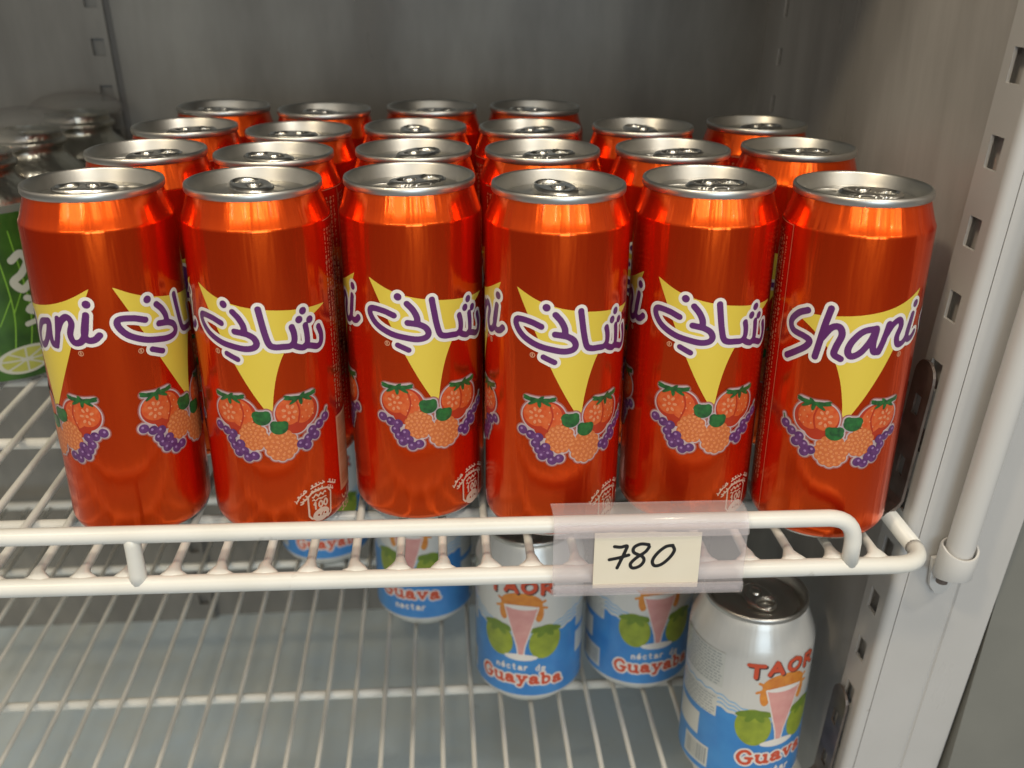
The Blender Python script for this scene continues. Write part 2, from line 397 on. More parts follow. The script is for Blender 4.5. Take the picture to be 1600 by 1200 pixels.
structure(obj('shade_ceiling', quadplate('shade_ceiling', [(XL,.34,ZT),(XL,.75,ZT),(.26,.75,ZT),(.26,.34,ZT)], .01, MT['wall'])))  # unseen, set low to keep overhead light off the back wall

# door frame on the right: slotted post, front return, outer face
fr = empty('door_frame', (.205, .36, ZF)); tag(fr, 'white enamelled cabinet door frame with slotted post at the right edge', 'door frame')
def fobj(name, me):
    o = obj(name, me, fr); o.matrix_parent_inverse = Matrix.Translation((-.205,-.36,-ZF)); return o
us = [.3470, .3522, .3612, .3665]
zs = [ZF] + slots(.1282-.0313*15, .0313, 27, .0125); zs = [z for z in zs if z < ZT-.01]
if len(zs) % 2 == 0: zs = zs[:-1]
ns = (len(zs)-1)//2; zs += [ZT]
hol = {(1, 1+2*k) for k in range(ns)}
fobj('post', mesh('post', *plate(us, zs, hol, lambda u, v, d: cab(.2050+d*.0014, u, v)), MT['frame'], smooth=False))
fobj('recess', quadplate('recess', [cab(.2135,.351,ZF), cab(.2135,.3655,ZF), cab(.2135,.3655,ZT), cab(.2135,.351,ZT)], .0008, MT['frame']))
def ruled(name, prof, m, closed=False, sharp=35, z0=ZF, z1=ZT, nz=2):
    V = []; F = []; n = len(prof)
    for j in range(nz):
        z = z0+(z1-z0)*j/(nz-1)
        for x, v in prof: V.append(cab(x, v, z))
    for j in range(nz-1):
        for i in range(n if closed else n-1):
            F.append((j*n+i, j*n+(i+1)%n, (j+1)*n+(i+1)%n, (j+1)*n+i))
    if closed: F.append(tuple(reversed(range(n)))); F.append(tuple(range((nz-1)*n, nz*n)))
    return mesh(name, V, F, m, sharp=sharp)
arc = [(.2050+.0035*(1-math.cos(t)), .3470-.0035*math.sin(t)) for t in np.linspace(0, PI/2, 7)]
fobj('front_return', ruled('front_return', arc + [(.2103,.3435),(.2103,.352),(.2064,.352),(.2064,.3470)], MT['frame'], closed=True))
fobj('seam', ruled('seam', [(.21033,.3440),(.21072,.3440),(.21072,.350),(.21033,.350)], MT['seam'], closed=True))
fobj('front_face', ruled('front_face', [(.21076,.3436),(.2350,.3436),(.2358,.3445),(.2365,.3445),(.2373,.3436),(.2568,.3436),(.2578,.3446),(.2578,.372),(.21076,.372)], MT['frame'], closed=True))
fobj('edge_gasket', ruled('edge_gasket', [(.2346,.3428),(.2353,.3424),(.2360,.3428),(.2360,.3434),(.2346,.3434)], MT['seam'], closed=True, z0=-.012))
structure(obj('outer_panel', quadplate('outer_panel', [(.259,.395,-.6),(.75,.36,-.6),(.75,.30,.6),(.259,.335,.6)], .01, MT['outside'])))

# lamp tube on the frame, with its clip
t = empty('lamp_tube', cab(.2250,.3355,-.02)); tag(t, 'slim white unlit lamp tube clipped upright to the door frame', 'lamp tube')
def tob(name, me, par=t):
    o = obj(name, me, par); o.matrix_parent_inverse = Matrix.Translation(t.location).inverted(); return o
P = [cab(.2250,.3345,z) for z in (-.015,.05,.15,.25,.41)]
tob('tube', mesh('tube', *tube_path(P, .0060, 28), MT['tube'], sharp=50))
# clip: open cup round the tube foot with a pointed tail
V = []; F = []; n = 40
rows = [(-.0215,.0006),(-.0205,.0022),(-.016,.0079),(-.0125,.0083),(.0005,.0084),(.0012,.0080)]
for z, r in [(-.0035,.0080),(-.0045,.0084),(-.018,.0084),(-.0188,.0080)][::-1] + []:
    pass
rings = [(.0079,-.019),(.0082,-.0185),(.0082,-.001),(.0079,-.0002),(.0071,-.0002),(.0068,-.001),(.0068,-.0185),(.0071,-.019)]
for r, z in rings:
    for k in range(n):
        a = 2*PI*k/n; zz = z - .011 + (.0035*(1-math.sin(a))*0.5 if z < -.01 else -.0030*max(0,-math.sin(a)))
        c = cab(.2250, .3345, zz); V.append((c[0]+r*math.cos(a), c[1]+r*math.sin(a), zz))
m_ = len(rings)
for i in range(m_):
    for k in range(n): F.append((i*n+k, i*n+(k+1)%n, ((i+1)%m_)*n+(k+1)%n, ((i+1)%m_)*n+k))
tob('clip', mesh('clip', V, F, MT['clip'], sharp=50))
tail = [(-.0072,-.022),(.0072,-.022),(.0068,-.033),(.0052,-.0405),(.0022,-.044),(-.0012,-.0435),(-.005,-.038)]
V = [cab(.2250+x, .3405+d, z) for d in (0,.0025) for x, z in tail]; k = len(tail)
F = [tuple(range(k)), tuple(reversed(range(k,2*k)))] + [(i, i+k, (i+1)%k+k, (i+1)%k) for i in range(k)]
tob('clip_tail', bevel_mesh('clip_tail', V, F, MT['clip'], .0005))
V, F = lathe([(.0001,0),(.0026,0),(.0026,.002),(.0001,.002)], 16)
V = [(x+.2230, .3385+y-.119*(-.0215-.13)+.0, z-.0335) for x, y, z in V]
tob('screw', mesh('screw', V, F, MT['bracket'], sharp=40))

# shelf brackets hooked into the post
def bracket(z0, z1, foot, label, y_sh=.0):
    e = empty('shelf_bracket', cab(.2035, .357, z0)); tag(e, label, 'bracket', 'steel brackets hooked into the slotted post')
    H = z1-z0; w2 = .0082
    zs = [z0] + [z for c in (z0+H*.22, z0+H*.22+.0313) for z in (c-.0048, c+.0048)] 
    us = [-w2, -.0026, .0026, w2]
    V, F = plate(us, zs + [z1-w2], {(1,1),(1,3)}, lambda u, v, d: cab(.2030-.0012*(1-d), (.3588)+u+y_sh, v))
    k = 10; top = []
    for d in (0,1):
        top.append([cab(.2030-.0012*(1-d), (.3588)+y_sh+w2*math.cos(a), z1-w2+w2*math.sin(a)) for a in np.linspace(0, PI, k)])
    o = len(V); V += top[0]+top[1]
    F += [tuple(range(o,o+k)), tuple(reversed(range(o+k,o+2*k)))] + [(o+i, o+k+i, o+k+i+1, o+i+1) for i in range(k-1)]
    a = obj('bracket_plate', mesh('bracket_plate', V, F, MT['bracket'], smooth=False), e)
    # foot bent inward under the shelf's side rod
    prof = [(0,0),(-.0015,-.004),(-.005,-.0075),(-.0115,-.009)]
    V = []; F = []
    for x, z in prof:
        for u in (-w2, w2): V.append(cab(.2030+x, (.3588)+u+y_sh, z0+z))
        for u in (w2, -w2): V.append(cab(.2018+x, (.3588)+u+y_sh, z0+z+(.0000 if x==0 else .0012)))
    for i in range(len(prof)-1):
        for q in range(4): F.append((i*4+q, i*4+(q+1)%4, (i+1)*4+(q+1)%4, (i+1)*4+q))
    F += [(0,1,2,3), (15,14,13,12)]
    b = obj('bracket_foot', mesh('bracket_foot', V, F, MT['bracket'], smooth=False), e)
    for q in (a, b): q.matrix_parent_inverse = Matrix.Translation(e.location).inverted()
bracket(.004, .0715, 0, 'dark steel bracket hooked into the post beside the upper shelf')
bracket(-.188, -.1205, 0, 'bluish steel bracket low on the post beside the pale blue cans')

# ================================================================== wire shelves
WX = .0112; PITCH = .01795
def YF(x): return .3336 - .017*x
def shelf(name, z, label, front, guard, xr_, side_r, crossys, yb):
    e = empty(name, (0, .33, z)); tag(e, label, 'shelf')
    def part(n, V, F, sharp=None):
        V = [(x, y-.33, zz) for x, y, zz in V]
        return obj(n, mesh(n, V, F, MT['coat_white'], sharp=sharp), e)
    rr = .0037
    yf = (lambda x: YF(x)+front)
    RZ = -.0052; A = (-.46, yf(-.46), RZ); C = (xr_, yf(xr_), RZ); B = (xr_+.0035, yb, RZ)
    part('front_rod', *tube_path([A, (-.2, yf(-.2), RZ)] + corner(A, C, B, .013) , rr, 18))
    P = corner(A, C, B, .013)[-1]
    part('side_rod', *tube_path([P, Vector(P).lerp(Vector(B),.3), B], [rr, rr*.98, rr*.98], 16))
    part('back_rod', *tube_path([(B[0], yb, -.001), (-.46, yb, -.001)], .0036, 14))
    k = 0; x = xr_-.021
    while x > -.46:
        y0 = yf(x)
        ys = [y0+.0005, y0+.0026, y0+.0042, y0+.0062, y0+.0092, y0+.06, y0+.2, yb]
        rs = [.0026, .0025, .0022, .0020, .0019, .0018, .0018, .0018]; ws = [.0074, .0060, .0037, .0025, .0019, .0018, .0018, .0018]; zz = [-.0046, -.0032, -.0024, -.0020, -.0019, -.0019, -.0019, -.0019]
        P = [(x + random.uniform(-.0004,.0004), y, z_) for y, z_ in zip(ys, zz)]
        if not guard: rs = [q*.84 for q in rs]; ws = [q*.84 for q in ws]
        part('wire', *tube_path(P, rs, 12, wide=ws)); x -= PITCH
    for y in crossys:
        part('cross_rod', *tube_path([(-.46, y+.004, -.0019-.0017-.0030), (xr_+.002, y, -.0019-.0017-.0030)], .0030, 14))
    if guard:
        gz = .0182; xe = xr_-.0335
        gp = [(-.46, yf(-.46)+.0, gz), (-.2, yf(-.2), gz)] + corner((-.46, yf(-.46), gz), (xe, yf(xe), gz), (xe, yf(xe), RZ), .0115) + [(xe, yf(xe), RZ+.001)]
        part('guard_rail', *tube_path(gp, .0035, 18))
        for xx in (-.1225, -.4155):
            part('guard_post', *tube_path([(xx, yf(xx), gz), (xx, yf(xx), gz*.75), (xx, yf(xx), gz*.45), (xx, yf(xx), .0006), (xx, yf(xx), RZ)], [.0034,.0033,.0032,.0034,.0035], 14))
    return e
shelf('upper_shelf', 0., 'white coated wire shelf with guard rail carrying the orange-red cans', 0., True, .1988, 0, (.383,.465,.547,.629,.70), .712)
shelf('lower_shelf', -.196, 'lower white wire shelf carrying the pale blue cans', .045, False, .1955, 0, (.494,.642), .735)

# ================================================================== orange-red cans
RB = 28.7
AR = [[(-16.7,95.8),(-21.1,97.4),(-26.2,97.8),(-27.0,95.3),(-24.0,91.2),(-18.2,88.1),(-12.2,86.6),(-7.6,85.9),(-4.3,86.5),(-3.2,88.2),(-4.1,90.4),(-6.2,91.8),(-8.2,92.4),(-11.3,92.9)],
      [(-11.3,100.8),(-9.2,98.4),(-7.7,95.4),(-7.4,92.6)],
      [(-1.5,102.0),(-0.8,97.5),(0.2,91.7),(1.4,87.5),(3.3,86.2),(6.6,85.9),(9.6,85.8),(11.2,87.5),(11.3,90.6),(10.6,93.4)],
      [(10.3,86.3),(12.6,84.7),(15.3,84.0),(16.7,85.7),(16.8,89.3),(16.4,92.9)],
      [(15.6,84.6),(18.4,83.8),(21.5,82.7),(23.5,83.9),(23.9,87.2),(22.7,90.7)]]
AR_DASH = [(-15.6,83.4),(-11.3,81.4)]
AR_DOTS = [(-14.8,103.6),(15.7,99.0),(13.8,95.8),(18.5,94.8)]
EN = [[(-19.1,100.8),(-23.1,98.6),(-26.1,94.6),(-24.7,91.2),(-19.6,90.1),(-16.9,88.9),(-18.0,86.2),(-21.9,83.0),(-26.4,79.8)],
      [(-10.2,103.4),(-11.7,96.4),(-13.0,88.2),(-13.9,82.9)],
      [(-12.3,91.0),(-9.2,95.8),(-6.3,96.5),(-5.0,93.5),(-6.4,88.7),(-6.9,85.3),(-4.3,83.7)],
      [(7.4,96.7),(2.6,95.4),(-0.9,91.3),(-2.1,87.3),(-0.6,85.1),(2.7,86.9),(5.7,91.5),(7.5,96.2),(7.0,90.8),(7.6,87.4),(9.6,87.0)],
      [(9.6,87.0),(10.9,91.0),(11.8,95.0),(12.4,98.2)],
      [(11.6,93.5),(14.0,97.6),(16.8,99.4),(18.3,97.0),(17.0,92.4),(18.1,89.3),(20.8,89.6),(22.8,92.6),(24.4,100.4)],
      [(24.4,100.4),(22.7,93.3),(23.6,90.4),(26.2,90.5),(28.2,92.2)]]
EN_DOTS = [(25.2,104.6)]
TRI_T = [(-27.0,110.6),(-18.7,106.4),(-10.9,103.8),(-2.2,102.0),(5.6,100.9),(15.0,99.9),(27.3,99.4)]
TRI_R = [(27.3,99.4),(19.1,95.6),(12.2,90.4),(6.8,83.4),(3.3,75.0),(1.1,65.2),(0,55.4)]
TRI_L = [(0,55.4),(-6.5,66.6),(-12.8,79.2),(-20.0,95.5),(-27.0,110.6)]
TRI = np.concatenate([crom(TRI_T)[:-1], crom(TRI_R)[:-1], crom(TRI_L)[:-1]])

def soda_parts():
    P = {}
    # body: base, wall, creased shoulder, neck
    prof = [(20.5,3.0),(22.2,.5),(23.4,0),(24.6,.3),(25.8,1.3),(27.0,2.6),(28.0,4.2),(28.55,5.8),(28.7,7.5),(28.7,40),(28.7,70),(28.7,100),(28.7,131.2),(28.66,131.9),(28.4,132.6),(27.95,133.5),(26.9,136.6),(25.9,139.8),(25.4,141.4),(25.1,142.4)]
    V, F = lathe([(r/1000, z/1000) for r, z in prof], 96)
    mi = [0]*len(F)
    for k in range(96*5): mi[k] = 1
    P['body'] = mesh('can_body', V, F, [MT['red_can'], MT['alu']], mi, sharp=60)
    # lid: seam, chuck wall, countersink, panel
    lp = [(25.1,142.2),(25.9,142.3),(26.2,142.8),(26.25,144.4),(26.0,145.2),(25.4,145.5),(24.8,145.3),(24.5,144.6),(23.3,141.6),(22.6,139.6),(22.2,138.9),(21.7,138.8),(21.3,139.3),(21.05,140.2),(20.5,140.5),(12,140.5),(11.4,140.35),(10.8,140.5),(4,140.55),(.05,140.6)]
    V, F = lathe([(r/1000, z/1000) for r, z in lp], 96)
    P['lid'] = mesh('can_lid', V, F, MT['alu_dark'], sharp=50)
    # score ring round the mouth
    pts = [(0.0078*math.cos(t), -.0105+.0088*math.sin(t), .1407) for t in np.linspace(0, 2*PI, 40)]
    P['mouth_score'] = mesh('mouth_score', *tube_path(pts, .00045, 6), MT['alu_dark'])
    # pull tab with finger hole, domed edges
    G = Grid(-9.5, 9.5, -10, 16, .5)
    out = np.maximum(G.disc((0,3), 8.2, 12.4), -np.maximum(G.disc((0,9.2), 4.7, 3.6), -1e3))
    inner = G.disc((0,-1.2), 3.4, 4.2)
    v, f = G.msq(out)
    d = []
    xs, ys = G.xs, G.ys
    for x, y in v:
        i = min(int((x-xs[0])/.5), len(xs)-2); j = min(int((y-ys[0])/.5), len(ys)-2)
        dd = max(0., -out[j,i]); d.append(min(dd, 1.6))
    nv = len(v)
    rise = lambda y: .0003*max(0, y)/1.0*.12
    V = [(x/1000, y/1000, .1419+.0013*math.sin(min(d[i]/1.2,1)*PI/2) - (.0007 if math.hypot(x/3.2, (y+1.2)/4) < 1 else 0) + rise(y)) for i, (x, y) in enumerate(v)]
    V += [(x/1000, y/1000, .1412 + rise(y)) for x, y in v]
    F = list(f) + [tuple(q+nv for q in reversed(t)) for t in f]
    ed = {}
    for t in f:
        for a, b in zip(t, t[1:]+t[:1]): ed[(a,b)] = 1
    for (a, b) in list(ed):
        if (b, a) not in ed: F.append((b, a, a+nv, b+nv))
    P['pull_tab'] = mesh('pull_tab', V, F, MT['alu'], sharp=70)
    V, F = lathe([(.0026,.1406),(.0026,.1431),(.0021,.1438),(.0001,.1439)], 24)
    P['rivet'] = mesh('rivet', V, F, MT['alu'], sharp=50)
    # emblems and lettering
    for lang, th, flip in (('ar', 0, False), ('en', -124, True)):
        G = Grid(-30, 32, 53, 113, .32)
        P['emblem_'+lang] = decal('yellow_emblem', G, [(G.poly(TRI), MT['yellow'])], RB, th, .05, .05, flip)
        G = Grid(-33, 33, 75, 109, .30)
        if lang == 'ar':
            D = mn(*[G.stroke(s, 1.27) for s in AR], G.stroke(AR_DASH, 1.15), *[G.disc(c, 1.55) for c in AR_DOTS])
        else:
            D = mn(*[G.stroke(s, 1.32) for s in EN], *[G.disc(c, 1.6) for c in EN_DOTS])
        P['outline_'+lang] = decal('lettering_outline', G, [(D-1.35, MT['ink_white'])], RB, th, .10)
        P['letters_'+lang] = decal('lettering', G, [(D, MT['purple'])], RB, th, .15)
        # registered mark
        # fruit
        G = Grid(-29, 28, 33, 70, .30)
        def leafset(c, w):
            q = w/6.4
            return mn(*[G.disc((c[0]+dx*q, c[1]+dy*q), ln*q, wd, an) for dx, dy, ln, wd, an in ((-3.2,.2,3.4,.85,-.06),(3.2,.2,3.4,.85,.06),(-2.2,-.8,2.8,.7,.55),(2.3,-.8,2.8,.7,-.55),(0,-1.3,.8,1.9,.1),(-4.8,.9,2.0,.55,-.35),(4.9,.8,2.0,.55,.35),(.6,.8,1.6,.6,.7))])
        sl = mn(G.disc((-17.2,58.2),6.6,6.4), G.disc((-12.0,57.4),6.0,7.2,.3), G.disc((-14,53.5),5.0,5.0))
        sr = mn(G.disc((7.2,57.4),6.2,6.8), G.disc((12.8,57.0),6.0,6.6,-.3), G.disc((9.3,53.0),5.0,5.0))
        r1 = mn(*[G.disc((-8.3+4.2*math.cos(a), 48.3+4.6*math.sin(a)), 1.9) for a in np.linspace(0,2*PI,12)], G.disc((-8.3,48.3),4.6,5.0))
        r2 = mn(*[G.disc((2.5+5.0*math.cos(a), 43.8+5.3*math.sin(a)), 1.9) for a in np.linspace(0,2*PI,13)], G.disc((2.5,43.8),5.3,5.6))
        seeds = mn(*[G.disc((-18+2.3*math.cos(a), 58.2+2.9*math.sin(a)), .95, .6, a) for a in np.linspace(0,2*PI,8)[:-1]], *[G.disc((6.6+2.3*math.cos(a), 57.7+2.9*math.sin(a)), .95, .6, a) for a in np.linspace(0,2*PI,8)[:-1]], G.disc((-18,58.2),.7), G.disc((6.6,57.7),.7))
        bum = mn(*[G.disc((cx+rx*math.cos(a)*q, cy+ry*math.sin(a)*q), .55) for cx, cy, rx, ry in ((-8.3,48.3,4.6,5.2),(2.5,43.8,5.4,5.6)) for q, nn in ((.95,11),(.62,8),(.25,4)) for a in np.linspace(0,2*PI,nn+1)[:-1]+q*3])
        caps = mn(G.disc((-4.2,56.3),3.6,3.0), G.disc((-6.2,57.6),1.9), G.disc((-2.4,57.8),1.7), G.disc((2.2,51.7),3.5,2.9), G.disc((.4,53.2),1.7), G.disc((4.2,52.8),1.7))
        gl = [(-23.5,51.2),(-20.0,49.6),(-16.8,48.8),(-18.0,45.9),(-16.6,43.3),(-13.9,44.6),(-15.2,40.6),(-12.6,41.6),(-11.2,38.7),(-8.4,39.6)]
        gr = [(22.3,51.6),(19.2,49.3),(15.6,47.9),(16.9,45.1),(13.6,44.8),(10.4,43.1),(12.9,41.6)]
        gD = mn(*[G.disc(c, 1.95) for c in gl+gr]); gH = mn(*[G.disc((c[0]-.45,c[1]+.5), .55) for c in gl+gr])
        gaps = mn(*[G.disc(c, 2.0) for c in gl+gr])
        stem = mn(G.stroke([(22.6,52.5),(23.6,55.2)], .28, False))
        lv = np.minimum(leafset((-16.8,65.0), 6.4), leafset((11.6,63.6), 6.6))
        allD = mn(sl, sr, r1, r2, caps, gD, stem, G.stroke([(-22,65.4),(-16.8,65.0),(-11.6,65.6)], .9), G.stroke([(6.4,64.0),(11.6,63.6),(16.8,64.2)], .9))
        lob = ((-12.0,57.4,6.0,7.2,.3),(-17.2,58.2,6.6,6.4,0),(12.8,57.0,6.0,6.6,-.3),(7.2,57.4,6.2,6.8,0))
        shade = mn(*[G.disc((cx-.6, cy+.7), rx*.84, ry*.84, an) for cx, cy, rx, ry, an in lob])
        split = mn(G.stroke([(-12.6,63.6),(-11.4,58),(-13.2,52)], .35), G.stroke([(9.6,63),(10.8,57.5),(9.4,51)], .35))
        pips = mn(*[G.disc((cx+px_, cy+py_), .32, .45) for cx, cy in ((-11,57),(13.5,57)) for px_, py_ in ((-1.6,3),(1.4,2.6),(0,.2),(2.8,0),(-1.8,-2.2),(1.2,-2.8),(3.0,-2.0),(-.2,5))])
        drup = mn(*[G.disc((cx+rx*q*math.cos(a), cy+ry*q*math.sin(a)), .62) for cx, cy, rx, ry in ((-8.3,48.3,4.9,5.4),(2.5,43.8,5.8,6.0)) for q, nn in ((1.0,16),(.70,11),(.38,6),(0,1)) for a in np.linspace(0,2*PI,nn+1)[:-1]+q*5+cx])
        P['fruit_'+lang] = decal('fruit_print', G, [(allD-1.05, MT['halo_outer']), (allD-.55, MT['halo']), (mn(sl,sr), MT['strawberry_dark']), (shade, MT['strawberry']), (split, MT['strawberry_dark']), (mn(seeds,pips), MT['strawberry_cut']), (mn(r1,r2), MT['raspberry_dark']), (drup, MT['raspberry']), (np.maximum(bum+.25, np.minimum(r1,r2)+1), MT['strawberry_cut']), (mn(caps,lv,stem), MT['leaf']), (gD, MT['grape']), (gH, MT['grape_light'])], RB, th, .10, .03, flip)
    # registered marks, recycling mark, text panel, barcode
    G = Grid(-26, -19, 81, 88, .2); G = Grid(-3, 3, -3, 3, .2)
    ring = np.abs(G.disc((0,0),.95))-.16
    rr = mn(ring, G.stroke([(-.25,-.5),(-.25,.5),(.2,.4),(.1,.05),(-.2,0),(.3,-.5)], .12, False))
    v, f = G.msq(rr)
    V = wrap([(x-20.0, y+83.8) for x, y in v], RB, .06) ; o = len(V)
    V += wrap([(x+20.0, y+84.8) for x, y in v], RB, .06, -124)
    P['registered_mark'] = mesh('registered_mark', V, list(f)+[tuple(i+o for i in q) for q in f], MT['gold'])
    G = Grid(4, 28, 2, 26, .25)
    fr_ = np.abs(G.poly([(11.2,8.2),(12.4,6.6),(20.2,5.2),(21.8,6.2),(22.6,16.2),(21,18.6),(17.2,19.6),(13.4,19.2),(11.2,17.2)]))-.40
    gl_ = np.maximum(G.disc((16.9,7.4), 4.1, 3.0, .1), -mn(G.disc((15.6,7.4),.5), G.stroke([(17.0,6.7),(17.8,8.1)],.22,False), G.disc((18.9,7.3),.5)))
    def strokes(txt, x, y, h, r):
        D = G.far()
        for ch in txt:
            for s in FONT[ch]: D = np.minimum(D, G.stroke([(x+px*h, y+py*h) for px, py in s], r))
            x += h*.82
        return D
    t1 = mn(strokes('100', 13.4, 10.7, 3.1, .42), *[G.stroke([(13.2+i_*1.15, y_+.3*math.sin(i_*2.1+y_)), (13.7+i_*1.15, y_+.7*math.sin(i_*3.3+y_)), (14.1+i_*1.15, y_)], .3) for y_ in (15.0, 17.0) for i_ in range(6)])
    arcs = G.far(); rg = random.Random(11)
    for rad, n in ((10.2,12),(12.8,13)):
        for k in range(n):
            if k in (3, 8): continue
            a = R_(50 + 96*k/(n-1)); ux, uy = math.cos(a), math.sin(a); tx, ty = uy, -ux
            cx, cy = 17+rad*ux, 9.8+rad*.95*uy
            pt_ = lambda u, v: (cx+u*tx+v*ux, cy+u*ty+v*uy)
            arcs = mn(arcs, G.stroke([pt_(-.75, rg.uniform(-.4,.3)), pt_(-.2, rg.uniform(-.6,.1)), pt_(.3, rg.uniform(-.5,.3)), pt_(.75, rg.uniform(-.5,.1))], .3), G.disc(pt_(rg.uniform(-.4,.4), .8), .28))
            if rg.random() < .5: arcs = mn(arcs, G.stroke([pt_(.3,-.3), pt_(.35,.9)], .26, False))
    P['recycling_mark'] = decal('recycling_mark', G, [(mn(fr_, gl_, t1, arcs), MT['pale_ink'])], RB, 0, .06)
    V2 = []; F = []
    def quad(x0, y0, x1, y1):
        n = max(1, int(abs(x1-x0)/1.2)); o = len(V2)
        for i in range(n+1):
            x = x0+(x1-x0)*i/n; V2.append((x, y0)); V2.append((x, y1))
        for i in range(n): F.append((o+2*i, o+2*i+2, o+2*i+3, o+2*i+1))
    rnd = random.Random(3)
    for c in range(21):                         # upright lines of tiny print
        x = 31.4 + c*2.55; y = 128 if c < 19 else 126
        if c in (4, 9, 14): continue
        end = 52 if c < 7 else 20
        while y > end:
            l = rnd.uniform(.5, 2.0); wd = rnd.uniform(.28, .6)
            quad(x-.3, y-l, x-.3+wd, y)
            if rnd.random() < .5: quad(x+.45, y-l*.6, x+.8, y-l*.15)
            if rnd.random() < .3: quad(x-.85, y-l*.5, x-.55, y-l*.2)
            y -= l + rnd.uniform(.25, 1.1)
    quad(30.2,131.2,86.5,131.45); quad(68.2,6,68.4,131.2); quad(86.2,6,86.5,131.2)
    P['small_print'] = mesh('small_print', wrap(V2, RB, .06), F, MT['gold'])
    V2 = []; F = []; quad(29.8, 12.5, 46, 48.0)
    P['barcode'] = mesh('barcode', wrap(V2, RB, .05), F, MT['gold'])
    V2 = []; F = []; y = 15.
    while y < 47: h = rnd.choice((.3,.3,.55,.8)); quad(31.2, y, 44.5, y+h); y += h+rnd.choice((.4,.55,.8))
    P['barcode_bars'] = mesh('barcode_bars', wrap(V2, RB, .10), F, MT['barcode_bar'])
    G = Grid(28, 44, 1, 13, .25)
    P['volume_print'] = decal('volume_print', G, [(mn(strokes('330', 30, 2.6, 3.4, .40), G.stroke([(30.6,10.2),(31.8,8.2),(33.2,8.0),(33.8,9.1),(35.2,8.3),(36.1,10.9)], .38)), MT['gold'])], RB, 0, .06)
    return P
FONT = {'0': [[(.3,0),(.05,.3),(.05,.7),(.3,1),(.55,.7),(.55,.3),(.3,0)]], '1': [[(.1,.75),(.3,1),(.3,.5),(.3,0)]],
        '3': [[(.05,.9),(.3,1),(.5,.8),(.25,.53),(.52,.28),(.3,0),(.03,.1)]]}

SP = soda_parts()
def make_soda(loc, rz, tab, label):
    e = empty('drink_can', loc, rz); tag(e, label, 'drink can', 'orange-red fruit drink cans on the upper shelf')
    obj('body', SP['body'], e)
    l = obj('lid', SP['lid'], e); l.rotation_euler.z = tab - rz
    obj('mouth_score', SP['mouth_score'], l); obj('pull_tab', SP['pull_tab'], l); obj('rivet', SP['rivet'], l)
    for lang in ('ar', 'en'):
        b = obj('emblem', SP['emblem_'+lang], e)
        obj('lettering_outline', SP['outline_'+lang], b); obj('lettering', SP['letters_'+lang], b)
        obj('fruit_print', SP['fruit_'+lang], e)
    obj('registered_mark', SP['registered_mark'], e); obj('recycling_mark', SP['recycling_mark'], e)
    obj('small_print', SP['small_print'], e)
    c = obj('barcode', SP['barcode'], e); obj('barcode_bars', SP['barcode_bars'], c); obj('volume_print', SP['volume_print'], e)
    return e
POS = [(-133,387),(-72,386.8),(-11.4,393.8),(46.1,377.4),(106.7,383.2),(163.4,367.7),
       (-130.4,454.5),(-72.2,446.1),(-11.2,452.6),(47.2,450.2),(106.9,450.1),(167.2,450.8),
       (-128.5,521),(-69.5,507.6),(-11.4,516.4),(47,513.3),(106.8,515.7),(168.8,522.5),
       (-123.5,592.9),(-64,579.2),(-3.6,588.8),(56,588.3)]
FR = [55, -3, 17, 23, 20, 135]
TAB = [80, 20, -70, 25, -75, -95]
ordn = ['first', 'second', 'third', 'fourth', 'fifth', 'sixth']
FL = ['leftmost front orange-red can turned so both the Latin and the Arabic lettering show',
      'front orange-red can with full Arabic lettering and barcode strip, second from the left',
      'front orange-red can with Arabic lettering, third from the left',
      'front orange-red can with Arabic lettering just left of the price tag',
      'front orange-red can with Arabic lettering standing behind the price tag',
      'rightmost front orange-red can with purple Latin lettering Shani']
for i, (x, y) in enumerate(POS):
    x /= 1000; y /= 1000
    row = 0 if i < 6 else 1 if i < 12 else 2 if i < 18 else 3; c = i - (0,6,12,18)[row]
    face = math.atan2(-y, -x) + PI/2
    rot = R_(FR[i]) if row == 0 else random.uniform(-PI, PI)
    tab = face + (R_(TAB[i]) if row == 0 else random.uniform(-1.9, 1.9))
    if row == 0: lb = FL[i]
    elif row < 3: lb = f'{ordn[c]} orange-red can from the left in the {("","second","third")[row]} row from the front'
    else: lb = f'{ordn[c]} orange-red can from the left in the rearmost row of four'
    q = make_soda((x, y, 0), face+rot, tab, lb)
    q.rotation_euler.x = random.uniform(-.004,.004); q.rotation_euler.y = random.uniform(-.004,.004)

